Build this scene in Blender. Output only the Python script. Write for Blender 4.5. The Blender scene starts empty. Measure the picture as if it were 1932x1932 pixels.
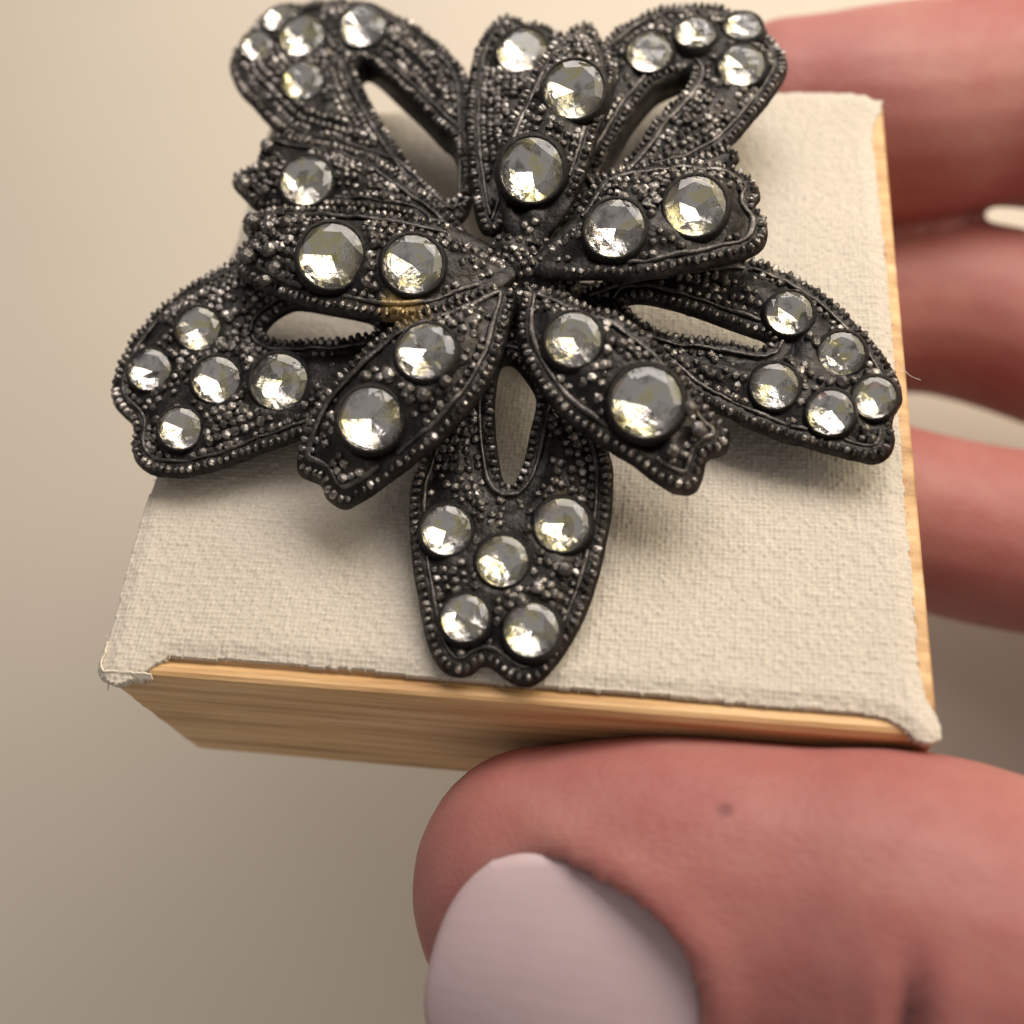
import bpy, bmesh, math, random
import numpy as np
from mathutils import Vector, Matrix, Euler
from mathutils.geometry import delaunay_2d_cdt

rnd = random.Random(7)
nrs = np.random.RandomState(11)
scene = bpy.context.scene
scene.unit_settings.system = 'METRIC'
scene.unit_settings.scale_length = 0.01          # one unit is one centimetre
COL = scene.collection

# ------------------------------------------------------------------ camera
F = 1900.0
CAM = Vector((0.871, -4.05, 5.19))
CROT = Euler((0.5145, 0.107, 0.1165), 'XYZ')
cam_d = bpy.data.cameras.new('camera')
cam = bpy.data.objects.new('camera', cam_d)
COL.objects.link(cam)
cam.location = CAM
cam.rotation_euler = CROT
cam_d.sensor_width = 36.0
cam_d.lens = 36.0 * F / 1932.0
cam_d.clip_start = 0.05
cam_d.clip_end = 500
cam_d.dof.use_dof = True
cam_d.dof.focus_distance = 5.95
cam_d.dof.aperture_fstop = 0.205
scene.camera = cam

# ------------------------------------------------------------------ light
world = bpy.data.worlds.new('World')
scene.world = world
world.use_nodes = True
bg = world.node_tree.nodes['Background']
bg.inputs[0].default_value = (1.0, 0.94, 0.88, 1)
bg.inputs[1].default_value = 0.32

def area(name, loc, target, size, power, col, sy=None):
    l = bpy.data.lights.new(name, 'AREA')
    l.energy = power
    l.color = col
    l.shape = 'RECTANGLE'
    l.size = size
    l.size_y = sy or size
    o = bpy.data.objects.new(name, l)
    o.location = loc
    o.rotation_euler = (Vector(target) - Vector(loc)).to_track_quat('-Z', 'Y').to_euler()
    COL.objects.link(o)
    return o

area('window_light', (3.0, 9.0, 15.5), (-1, 1, 0), 18.0, 4100, (1.0, 0.935, 0.875), 9.0)
area('room_lamp', (18.0, 7.0, 14.0), (0, 0, 0), 20.0, 4000, (1.0, 0.87, 0.62), 14.0)

scene.view_settings.view_transform = 'Standard'
scene.view_settings.look = 'None'
scene.view_settings.exposure = 0.0
scene.view_settings.gamma = 1.0
scene.render.engine = 'CYCLES'
cy = scene.cycles
cy.max_bounces = 12
cy.transmission_bounces = 10
cy.glossy_bounces = 8
cy.diffuse_bounces = 4
cy.sample_clamp_indirect = 6.0
cy.use_denoising = True
cy.caustics_reflective = False
cy.caustics_refractive = False

# ------------------------------------------------------------------ helpers
RM = CROT.to_matrix()

def ray(px, py):
    return RM @ Vector(((px - 966) / F, -(py - 966) / F, -1.0))

def at(px, py, z):
    d = ray(px, py)
    return CAM + d * ((z - CAM.z) / d.z)

def on_surface(px, py, zf, n=8):
    p = at(px, py, 0.5)
    for _ in range(n):
        p = at(px, py, zf(p.x, p.y))
    return p

def np_mesh(name, V, faces_list, mats, parent=None, smooth=True, mat_idx=None):
    """faces_list: list of int arrays (n,3) or (n,4)"""
    me = bpy.data.meshes.new(name)
    V = np.asarray(V, dtype=np.float32)
    nl = sum(f.size for f in faces_list)
    nf = sum(len(f) for f in faces_list)
    me.vertices.add(len(V))
    me.vertices.foreach_set('co', V.ravel())
    me.loops.add(nl)
    me.loops.foreach_set('vertex_index', np.concatenate([f.ravel() for f in faces_list]).astype(np.int32))
    me.polygons.add(nf)
    starts = []
    s = 0
    for f in faces_list:
        k = f.shape[1]
        starts.append(s + k * np.arange(len(f)))
        s += f.size
    me.polygons.foreach_set('loop_start', np.concatenate(starts).astype(np.int32))
    if mat_idx is not None:
        me.polygons.foreach_set('material_index', np.asarray(mat_idx, dtype=np.int32))
    me.polygons.foreach_set('use_smooth', np.full(nf, smooth))
    me.update(calc_edges=True)
    me.validate()
    for m in (mats if isinstance(mats, (list, tuple)) else [mats]):
        me.materials.append(m)
    o = bpy.data.objects.new(name, me)
    COL.objects.link(o)
    if parent is not None:
        o.parent = parent
    return o

def bm_obj(name, bm, mats, parent=None, smooth=True):
    me = bpy.data.meshes.new(name)
    bmesh.ops.recalc_face_normals(bm, faces=bm.faces)
    for f in bm.faces:
        f.smooth = smooth
    bm.to_mesh(me)
    bm.free()
    for m in (mats if isinstance(mats, (list, tuple)) else [mats]):
        me.materials.append(m)
    o = bpy.data.objects.new(name, me)
    COL.objects.link(o)
    if parent is not None:
        o.parent = parent
    return o

def ico(sub):
    bm = bmesh.new()
    bmesh.ops.create_icosphere(bm, subdivisions=sub, radius=1.0)
    v = np.array([x.co[:] for x in bm.verts])
    f = np.array([[q.index for q in x.verts] for x in bm.faces])
    bm.free()
    return v, f
ICO1, ICO2 = ico(1), ico(2)

class Blobs:
    """many small grains gathered in one mesh"""
    def __init__(self):
        self.V, self.Fc, self.n = [], [], 0
    def add(self, p, ax, ay, az, tpl=ICO2, jit=0.0):
        v, f = tpl
        if jit:
            v = v * (1 + nrs.uniform(-jit, jit, (len(v), 1)))
        w = v[:, :1] * np.array(ax) + v[:, 1:2] * np.array(ay) + v[:, 2:3] * np.array(az) + np.array(p)
        self.V.append(w)
        self.Fc.append(f + self.n)
        self.n += len(v)
    def tube(self, pts, r, k=6, closed=False, flat=1.0):
        pts = np.asarray(pts, float)
        n = len(pts)
        if closed:
            T = np.roll(pts, -1, 0) - np.roll(pts, 1, 0)
        else:
            T = np.gradient(pts, axis=0)
        T /= np.linalg.norm(T, axis=1)[:, None] + 1e-9
        up = np.array([0, 0, 1.0])
        S = np.cross(T, up)
        S /= np.linalg.norm(S, axis=1)[:, None] + 1e-9
        U = np.cross(S, T)
        rr = np.broadcast_to(np.asarray(r, float), (n,))
        V = []
        for j in range(k):
            a = 2 * math.pi * j / k
            V.append(pts + S * (math.cos(a) * rr)[:, None] + U * (math.sin(a) * rr * flat)[:, None])
        V = np.stack(V, 1).reshape(-1, 3)
        fs = []
        for i in range(n if closed else n - 1):
            i2 = (i + 1) % n
            for j in range(k):
                j2 = (j + 1) % k
                fs.append((i * k + j, i * k + j2, i2 * k + j2))
                fs.append((i * k + j, i2 * k + j2, i2 * k + j))
        self.V.append(V)
        self.Fc.append(np.array(fs) + self.n)
        self.n += len(V)
    def build(self, name, mat, parent, kind=None, smooth=True):
        if not self.V:
            return None
        o = np_mesh(name, np.concatenate(self.V), [np.concatenate(self.Fc)], mat, parent, smooth)
        if kind:
            o['kind'] = kind
        return o

def spline(pts, closed=True, sub=8):
    P = np.asarray(pts, float)
    n = len(P)
    out = []
    rng = range(n) if closed else range(n - 1)
    for i in rng:
        if closed:
            p0, p1, p2, p3 = P[i - 1], P[i], P[(i + 1) % n], P[(i + 2) % n]
        else:
            p0, p1, p2, p3 = P[max(i - 1, 0)], P[i], P[i + 1], P[min(i + 2, n - 1)]
        for k in range(sub):
            t = k / sub
            out.append(0.5 * ((2 * p1) + (-p0 + p2) * t + (2 * p0 - 5 * p1 + 4 * p2 - p3) * t * t
                              + (-p0 + 3 * p1 - 3 * p2 + p3) * t ** 3))
    if not closed:
        out.append(P[-1])
    return np.array(out)

def resample(P, step, closed=True):
    Q = np.vstack([P, P[:1]]) if closed else P
    seg = np.linalg.norm(np.diff(Q, axis=0), axis=1)
    s = np.concatenate([[0], np.cumsum(seg)])
    n = max(4, int(round(s[-1] / step)))
    t = np.linspace(0, s[-1], n, endpoint=not closed)
    return np.stack([np.interp(t, s, Q[:, k]) for k in range(P.shape[1])], 1)

def inside(pts, poly):
    x, y = pts[:, 0], pts[:, 1]
    r = np.zeros(len(pts), bool)
    n = len(poly)
    for i in range(n):
        x1, y1 = poly[i][:2]
        x2, y2 = poly[(i + 1) % n][:2]
        c = ((y1 > y) != (y2 > y))
        if y1 != y2:
            r ^= c & (x < (x2 - x1) * (y - y1) / (y2 - y1) + x1)
    return r

def dist_poly(pts, poly):
    d = np.full(len(pts), 1e9)
    n = len(poly)
    for i in range(n):
        a = poly[i][:2]
        b = poly[(i + 1) % n][:2]
        ab = b - a
        t = np.clip(((pts - a) @ ab) / (ab @ ab + 1e-12), 0, 1)
        d = np.minimum(d, np.linalg.norm(pts - (a + t[:, None] * ab), axis=1))
    return d

def area2(P):
    x, y = P[:, 0], P[:, 1]
    return 0.5 * np.sum(x * np.roll(y, -1) - y * np.roll(x, -1))

def inset(P, d):
    """offset of a dense ccw polygon towards its interior"""
    T = np.roll(P, -2, 0) - np.roll(P, 2, 0)
    N = np.stack([-T[:, 1], T[:, 0]], 1)
    N /= np.linalg.norm(N, axis=1)[:, None] + 1e-9
    Q = P + N * d
    keep = dist_poly(Q, P) > abs(d) * 0.93
    return Q[keep]

def smoothstep(x):
    x = np.clip(x, 0, 1)
    return x * x * (3 - 2 * x)

def noise2(shape, cells, seed):
    r = np.random.RandomState(seed)
    g = r.uniform(-1, 1, (cells + 2, cells + 2))
    u = np.linspace(0, cells, shape[0])
    v = np.linspace(0, cells, shape[1])
    i = np.clip(u.astype(int), 0, cells - 1)
    j = np.clip(v.astype(int), 0, cells - 1)
    fu = smoothstep(u - i)[:, None]
    fv = smoothstep(v - j)[None, :]
    a = g[np.ix_(i, j)]
    b = g[np.ix_(i + 1, j)]
    c = g[np.ix_(i, j + 1)]
    e = g[np.ix_(i + 1, j + 1)]
    return (a * (1 - fu) + b * fu) * (1 - fv) + (c * (1 - fu) + e * fu) * fv

# ------------------------------------------------------------------ materials
def new_mat(name):
    m = bpy.data.materials.new(name)
    m.use_nodes = True
    nt = m.node_tree
    return m, nt, nt.nodes['Principled BSDF']

def node(nt, typ, **kw):
    n = nt.nodes.new(typ)
    for k, v in kw.items():
        if k in n.inputs:
            n.inputs[k].default_value = v
        else:
            setattr(n, k, v)
    return n

def coords(nt, scale=(1, 1, 1)):
    tc = node(nt, 'ShaderNodeTexCoord')
    mp = node(nt, 'ShaderNodeMapping')
    mp.inputs['Scale'].default_value = scale
    nt.links.new(tc.outputs['Object'], mp.inputs['Vector'])
    return mp.outputs['Vector']

def noise(nt, vec, scale, detail=4, rough=0.55):
    n = node(nt, 'ShaderNodeTexNoise')
    n.inputs['Scale'].default_value = scale
    n.inputs['Detail'].default_value = detail
    n.inputs['Roughness'].default_value = rough
    nt.links.new(vec, n.inputs['Vector'])
    return n.outputs['Fac']

def ramp(nt, fac, stops):
    r = node(nt, 'ShaderNodeValToRGB')
    el = r.color_ramp.elements
    while len(el) < len(stops):
        el.new(0.5)
    for e, (p, c) in zip(el, stops):
        e.position = p
        e.color = (*c, 1) if len(c) == 3 else c
    nt.links.new(fac, r.inputs['Fac'])
    return r.outputs['Color']

def bump(nt, bsdf, fac, strength, dist):
    b = node(nt, 'ShaderNodeBump')
    b.inputs['Strength'].default_value = strength
    b.inputs['Distance'].default_value = dist
    nt.links.new(fac, b.inputs['Height'])
    nt.links.new(b.outputs['Normal'], bsdf.inputs['Normal'])

def metal(name, stops, rough, metallic, bscale, bstr, gold=0.0):
    m, nt, b = new_mat(name)
    v = coords(nt)
    f = noise(nt, v, 9, 5, 0.65)
    c = ramp(nt, f, stops)
    if gold:
        g = noise(nt, v, 2.3, 6, 0.75)
        gf = ramp(nt, g, [(0.0, (0, 0, 0)), (0.66, (0, 0, 0)), (0.72, (gold,) * 3), (1.0, (gold,) * 3)])
        mx = node(nt, 'ShaderNodeMixRGB')
        nt.links.new(gf, mx.inputs['Fac'])
        nt.links.new(c, mx.inputs['Color1'])
        mx.inputs['Color2'].default_value = (0.30, 0.20, 0.09, 1)
        c = mx.outputs['Color']
        tc = node(nt, 'ShaderNodeTexCoord')
        for (px, py, rad) in ((756, 578, .24),):
            vd = node(nt, 'ShaderNodeVectorMath', operation='DISTANCE')
            nt.links.new(tc.outputs['Object'], vd.inputs[0])
            vd.inputs[1].default_value = tuple(at(px, py, 0.80))
            ml = node(nt, 'ShaderNodeMath', operation='MULTIPLY')
            nt.links.new(vd.outputs['Value'], ml.inputs[0])
            nt.links.new(ramp(nt, f, [(0.35, (2.2,) * 3), (0.65, (0.6,) * 3)]), ml.inputs[1])
            k = ramp(nt, ml.outputs[0], [(0.0, (.75,) * 3), (rad * .5, (.6,) * 3), (rad, (0, 0, 0))])
            m2 = node(nt, 'ShaderNodeMixRGB')
            nt.links.new(k, m2.inputs['Fac'])
            nt.links.new(c, m2.inputs['Color1'])
            m2.inputs['Color2'].default_value = (0.42, 0.29, 0.12, 1)
            c = m2.outputs['Color']
    nt.links.new(c, b.inputs['Base Color'])
    b.inputs['Metallic'].default_value = metallic
    r = ramp(nt, noise(nt, v, 22, 3), [(0.3, (rough - .1,) * 3), (0.7, (rough + .15,) * 3)])
    nt.links.new(r, b.inputs['Roughness'])
    bump(nt, b, noise(nt, v, bscale, 4, 0.6), bstr, 0.02)
    return m

M_DARK = metal('blackened_metal', [(0.3, (0.012, 0.011, 0.010)), (0.55, (0.035, 0.031, 0.029)), (0.8, (0.085, 0.077, 0.07))],
               0.40, 0.75, 26, 0.6, gold=0.35)
M_RIM = metal('worn_metal', [(0.3, (0.035, 0.032, 0.030)), (0.55, (0.10, 0.09, 0.083)), (0.8, (0.36, 0.33, 0.305))],
              0.36, 0.85, 34, 0.5, gold=0.4)
M_BEAD = metal('rubbed_metal', [(0.3, (0.040, 0.036, 0.034)), (0.52, (0.135, 0.122, 0.113)), (0.72, (0.62, 0.57, 0.53))],
               0.30, 0.9, 40, 0.4, gold=0.35)

def glass_mat():
    m, nt, b = new_mat('clear_glass')
    b.inputs['Base Color'].default_value = (0.97, 0.97, 0.96, 1)
    b.inputs['Transmission Weight'].default_value = 1.0
    b.inputs['IOR'].default_value = 1.5
    b.inputs['Specular IOR Level'].default_value = 0.3
    b.inputs['Roughness'].default_value = 0.02
    v = coords(nt)
    bump(nt, b, noise(nt, v, 1.6, 2), 0.05, 0.2)
    return m

def foil_mat():
    m, nt, b = new_mat('foil_backing')
    v = coords(nt)
    oi = node(nt, 'ShaderNodeObjectInfo')
    add = node(nt, 'ShaderNodeVectorMath', operation='ADD')
    mul = node(nt, 'ShaderNodeVectorMath', operation='SCALE')
    mul.inputs['Scale'].default_value = 31.0
    cmb = node(nt, 'ShaderNodeCombineXYZ')
    for k in range(3):
        nt.links.new(oi.outputs['Random'], cmb.inputs[k])
    nt.links.new(cmb.outputs[0], mul.inputs[0])
    nt.links.new(v, add.inputs[0])
    nt.links.new(mul.outputs[0], add.inputs[1])
    f = noise(nt, add.outputs[0], 1.3, 4, 0.6)
    c = ramp(nt, f, [(0.26, (0.16, 0.145, 0.15)), (0.35, (0.45, 0.43, 0.43)), (0.44, (0.68, 0.66, 0.655)), (0.54, (0.70, 0.685, 0.67)), (0.62, (0.72, 0.67, 0.38)), (0.70, (0.68, 0.65, 0.60)), (0.78, (0.54, 0.47, 0.70))])
    nt.links.new(c, b.inputs['Base Color'])
    b.inputs['Metallic'].default_value = 1.0
    r = ramp(nt, noise(nt, add.outputs[0], 5, 3), [(0.35, (0.02,) * 3), (0.75, (0.09,) * 3)])
    nt.links.new(r, b.inputs['Roughness'])
    bump(nt, b, noise(nt, add.outputs[0], 3.0, 4, 0.7), 0.045, 0.2)
    return m
M_GLASS, M_FOIL = glass_mat(), foil_mat()

def cloth_mat(name, a, bcol):
    m, nt, b = new_mat(name)
    v = coords(nt)
    f = noise(nt, v, 55, 3, 0.6)
    c = ramp(nt, f, [(0.25, a), (0.75, bcol)])
    g = ramp(nt, noise(nt, v, 1.1, 4), [(0.3, (0.93, 0.93, 0.91)), (0.7, (1, 1, 1))])
    mx = node(nt, 'ShaderNodeMixRGB', blend_type='MULTIPLY')
    mx.inputs['Fac'].default_value = 1
    nt.links.new(c, mx.inputs['Color1'])
    nt.links.new(g, mx.inputs['Color2'])
    nt.links.new(mx.outputs['Color'], b.inputs['Base Color'])
    b.inputs['Roughness'].default_value = 0.9
    b.inputs['Sheen Weight'].default_value = 0.15
    b.inputs['Specular IOR Level'].default_value = 0.2
    bump(nt, b, noise(nt, v, 90, 3, 0.7), 0.5, 0.008)
    return m
M_CLOTH = cloth_mat('cream_linen', (0.49, 0.43, 0.36), (0.66, 0.59, 0.505))
M_FRAY = cloth_mat('frayed_linen', (0.60, 0.52, 0.42), (0.78, 0.70, 0.60))

def wood_mat(name, axis_scale, tone=1.0):
    m, nt, b = new_mat(name)
    v = coords(nt, axis_scale)
    f = noise(nt, v, 1.0, 6, 0.65)
    c = ramp(nt, f, [(0.28, (0.30, 0.15, 0.058)), (0.40, (0.52, 0.31, 0.135)), (0.55, (0.70, 0.455, 0.22)), (0.72, (0.80, 0.575, 0.325))])
    tn = node(nt, 'ShaderNodeMixRGB', blend_type='MULTIPLY')
    tn.inputs['Fac'].default_value = 1
    tn.inputs['Color2'].default_value = (tone, tone * .97, tone * .97, 1)
    nt.links.new(c, tn.inputs['Color1'])
    nt.links.new(tn.outputs['Color'], b.inputs['Base Color'])
    b.inputs['Roughness'].default_value = 0.55
    bump(nt, b, noise(nt, v, 1.6, 5, 0.7), 0.5, 0.02)
    return m
M_WOOD = wood_mat('pine_long_grain', (0.55, 9.0, 9.0))
M_WOODE = wood_mat('pine_rim_grain', (2.0, 7.0, 2.0), 0.9)

def skin_mat():
    m, nt, b = new_mat('skin')
    v = coords(nt)
    f = noise(nt, v, 1.3, 6, 0.62)
    c = ramp(nt, f, [(0.32, (0.325, 0.105, 0.096)), (0.5, (0.355, 0.137, 0.122)), (0.68, (0.39, 0.175, 0.148))])
    # small brown mark on the thumb
    vm = node(nt, 'ShaderNodeVectorMath', operation='DISTANCE')
    tc = node(nt, 'ShaderNodeTexCoord')
    nt.links.new(tc.outputs['Object'], vm.inputs[0])
    vm.inputs[1].default_value = MARK
    mk = ramp(nt, vm.outputs['Value'], [(0.0, (0.55, 0.48, 0.50)), (0.03, (0.68, 0.62, 0.64)), (0.055, (1, 1, 1))])
    mx = node(nt, 'ShaderNodeMixRGB', blend_type='MULTIPLY')
    mx.inputs['Fac'].default_value = 1
    nt.links.new(c, mx.inputs['Color1'])
    nt.links.new(mk, mx.inputs['Color2'])
    nt.links.new(mx.outputs['Color'], b.inputs['Base Color'])
    b.inputs['Roughness'].default_value = 0.52
    b.inputs['Specular IOR Level'].default_value = 0.35
    b.inputs['Subsurface Weight'].default_value = 0.55
    b.inputs['Subsurface Radius'].default_value = (1.0, 0.28, 0.16)
    b.inputs['Subsurface Scale'].default_value = 0.45
    n1 = noise(nt, v, 16, 4, 0.65)
    vo = node(nt, 'ShaderNodeTexVoronoi')
    vo.inputs['Scale'].default_value = 38
    mpv = node(nt, 'ShaderNodeMapping')
    mpv.inputs['Scale'].default_value = (0.55, 1.1, 1.1)
    nt.links.new(v, mpv.inputs['Vector'])
    nt.links.new(mpv.outputs['Vector'], vo.inputs['Vector'])
    ad = node(nt, 'ShaderNodeMath', operation='ADD')
    nt.links.new(n1, ad.inputs[0])
    nt.links.new(vo.outputs['Distance'], ad.inputs[1])
    bump(nt, b, ad.outputs[0], 0.13, 0.03)
    return m

def nail_mat():
    m, nt, b = new_mat('nail')
    v = coords(nt)
    c = ramp(nt, noise(nt, v, 1.3, 3), [(0.3, (0.49, 0.36, 0.375)), (0.7, (0.54, 0.41, 0.425))])
    nt.links.new(c, b.inputs['Base Color'])
    b.inputs['Roughness'].default_value = 0.36
    vr = coords(nt, (1.5, 14, 14))
    bump(nt, b, noise(nt, vr, 1.0, 3), 0.12, 0.02)
    b.inputs['Subsurface Weight'].default_value = 0.3
    b.inputs['Subsurface Scale'].default_value = 0.1
    b.inputs['Subsurface Radius'].default_value = (1.0, 0.5, 0.4)
    return m

def table_mat():
    m, nt, b = new_mat('cream_surface')
    v = coords(nt)
    c = ramp(nt, noise(nt, v, 0.12, 3), [(0.3, (0.63, 0.56, 0.465)), (0.7, (0.68, 0.595, 0.495))])
    nt.links.new(c, b.inputs['Base Color'])
    b.inputs['Roughness'].default_value = 0.7
    bump(nt, b, noise(nt, v, 14, 3), 0.08, 0.05)
    return m

# ------------------------------------------------------------------ setting
bm = bmesh.new()
bmesh.ops.create_grid(bm, x_segments=20, y_segments=20, size=120)
tbl = bm_obj('table_surface', bm, table_mat())
tbl.location = (0, -5, -9.0)
tbl.rotation_euler = (math.radians(20), 0, 0)
tbl['kind'] = 'structure'
tbl['label'] = 'plain smooth cream surface out of focus behind the box'

# ------------------------------------------------------------------ the box
W, H, YF, YB = 4.6, 1.6, -2.36, 2.40
XL, XR = -2.30, 2.30
box = bpy.data.objects.new('display_box', None)
COL.objects.link(box)
box.location = (0, 0, -H)
box['label'] = 'small wooden box with a cream linen top, held between the fingers'
box['category'] = 'box'

def local(o, parent):
    """keep the world placement of a mesh made in world coordinates"""
    o.parent = parent
    o.matrix_parent_inverse = Matrix.Translation(parent.location).inverted()

def build_wood():
    prof = []                                     # (y, z, ripple)
    prof += [(0.0, -0.075, 0), (YB - 0.12, -0.075, 0), (YB - 0.06, -0.045, 0), (YB - 0.02, -0.05, 0), (YB, -0.09, 0)]
    prof += [(YB, -0.6, 0), (YB, -1.2, 0), (YB - 0.01, -H + 0.03, 0), (YB - 0.04, -H, 0)]
    prof += [(0.0, -H, 0), (YF + 0.05, -H, 0.2), (YF + 0.015, -H + 0.02, 0.4)]
    zs = np.linspace(-H + 0.06, -0.12, 26)
    for z in zs:
        prof.append((YF, z, 1.0))
    prof += [(YF + 0.004, -0.085, 1.0), (YF + 0.018, -0.052, .8), (YF + 0.045, -0.034, .8), (YF + 0.075, -0.034, .9),
             (YF + 0.10, -0.05, 1.0), (YF + 0.125, -0.075, 1.0), (YF + 0.15, -0.06, 1.0), (YF + 0.18, -0.072, .6), (YF + 0.3, -0.075, 0)]
    prof = np.array(prof)
    m = len(prof)
    nx = 90
    xs = np.linspace(XL, XR, nx)
    xs[0] += 0.0
    n1 = noise2((nx, m), 6, 3)
    row = nrs.uniform(-1, 1, m)
    row2 = nrs.uniform(-1, 1, m)
    V = np.zeros((nx, m, 3))
    for i, x in enumerate(xs):
        sx = (x - XL) / (XR - XL)
        k = prof[:, 2]
        amp = 0.006 * row * (0.6 + 0.4 * n1[i]) + 0.007 * np.clip(np.sin(row2 * 9 + sx * (3 + 4 * row)) - 0.4, 0, 1) * row2
        V[i, :, 0] = x
        V[i, :, 1] = prof[:, 0] + np.where(k > 0, amp * k, 0)
        V[i, :, 2] = prof[:, 1] + np.where((k > 0) & (prof[:, 1] > -0.1), amp * 0.9 * k, 0)
    # soften the two end edges
    V[0, :, 1] = V[0, :, 1] * 0.998
    idx = np.arange(nx * m).reshape(nx, m)
    a = idx[:-1, :]
    b = idx[1:, :]
    q = np.stack([a, np.roll(a, -1, 1), np.roll(b, -1, 1), b], -1).reshape(-1, 4)
    me_v = list(map(tuple, V.reshape(-1, 3)))
    bm = bmesh.new()
    bv = [bm.verts.new(v) for v in me_v]
    for f in q:
        bm.faces.new([bv[j] for j in f])
    ends = [bm.faces.new([bv[j] for j in idx[0]]), bm.faces.new([bv[j] for j in idx[-1][::-1]])]
    o = bm_obj('wood_body', bm, M_WOOD, None, smooth=False)
    local(o, box)
    return o
build_wood()

# right rim strip: a thin lath glued along the right edge, its top left bare beside the cloth
def build_rim():
    bm = bmesh.new()
    n = 70
    ys = np.linspace(YF + 0.012, YB - 0.012, n)
    rows = []
    for i, y in enumerate(ys):
        j = nrs.uniform(-1, 1, 5) * 0.004
        pr = [(XR - 0.16, -0.11), (XR - 0.16, -0.040 + j[0]), (XR - 0.05, -0.034 + j[1]), (XR - 0.008 + j[2] * .6, -0.042 + j[3]), (XR + 0.006, -0.06), (XR + 0.006, -0.11)]
        rows.append([bm.verts.new((x, y, z)) for x, z in pr])
    for r0, r1 in zip(rows[:-1], rows[1:]):
        for k in range(6):
            bm.faces.new((r0[k], r0[(k + 1) % 6], r1[(k + 1) % 6], r1[k]))
    bm.faces.new(rows[0][::-1])
    bm.faces.new(rows[-1])
    o = bm_obj('wood_rim', bm, M_WOODE, None, smooth=False)
    local(o, box)
build_rim()

# linen top: a woven sheet, every thread raised, with a ragged outline
CL_PX = [(316, 1238), (420, 1243), (500, 1247), (600, 1257), (700, 1264), (800, 1276), (900, 1284), (1000, 1293), (1100, 1300), (1200, 1307),
         (1300, 1316), (1400, 1326), (1500, 1335), (1580, 1341), (1640, 1347), (1680, 1357), (1708, 1376), (1728, 1396), (1750, 1402), (1778, 1398),
         (1778, 1375), (1770, 1345), (1750, 1318), (1735, 1250), (1724, 1100), (1714, 1000), (1703, 850), (1692, 700), (1678, 540), (1667, 430),
         (1656, 330), (1648, 262), (1650, 232), (1664, 205), (1668, 184), (1650, 186), (1636, 176), (1600, 172), (1500, 171), (1300, 178), (1000, 195),
         (700, 212), (522, 224), (508, 240), (440, 470), (350, 735), (262, 985), (205, 1195), (186, 1252), (192, 1278), (215, 1292), (245, 1282), (280, 1262)]
cl = np.array([at(x, y, 0.0)[:2] for x, y in CL_PX])
cl = resample(cl, 0.03)

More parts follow.
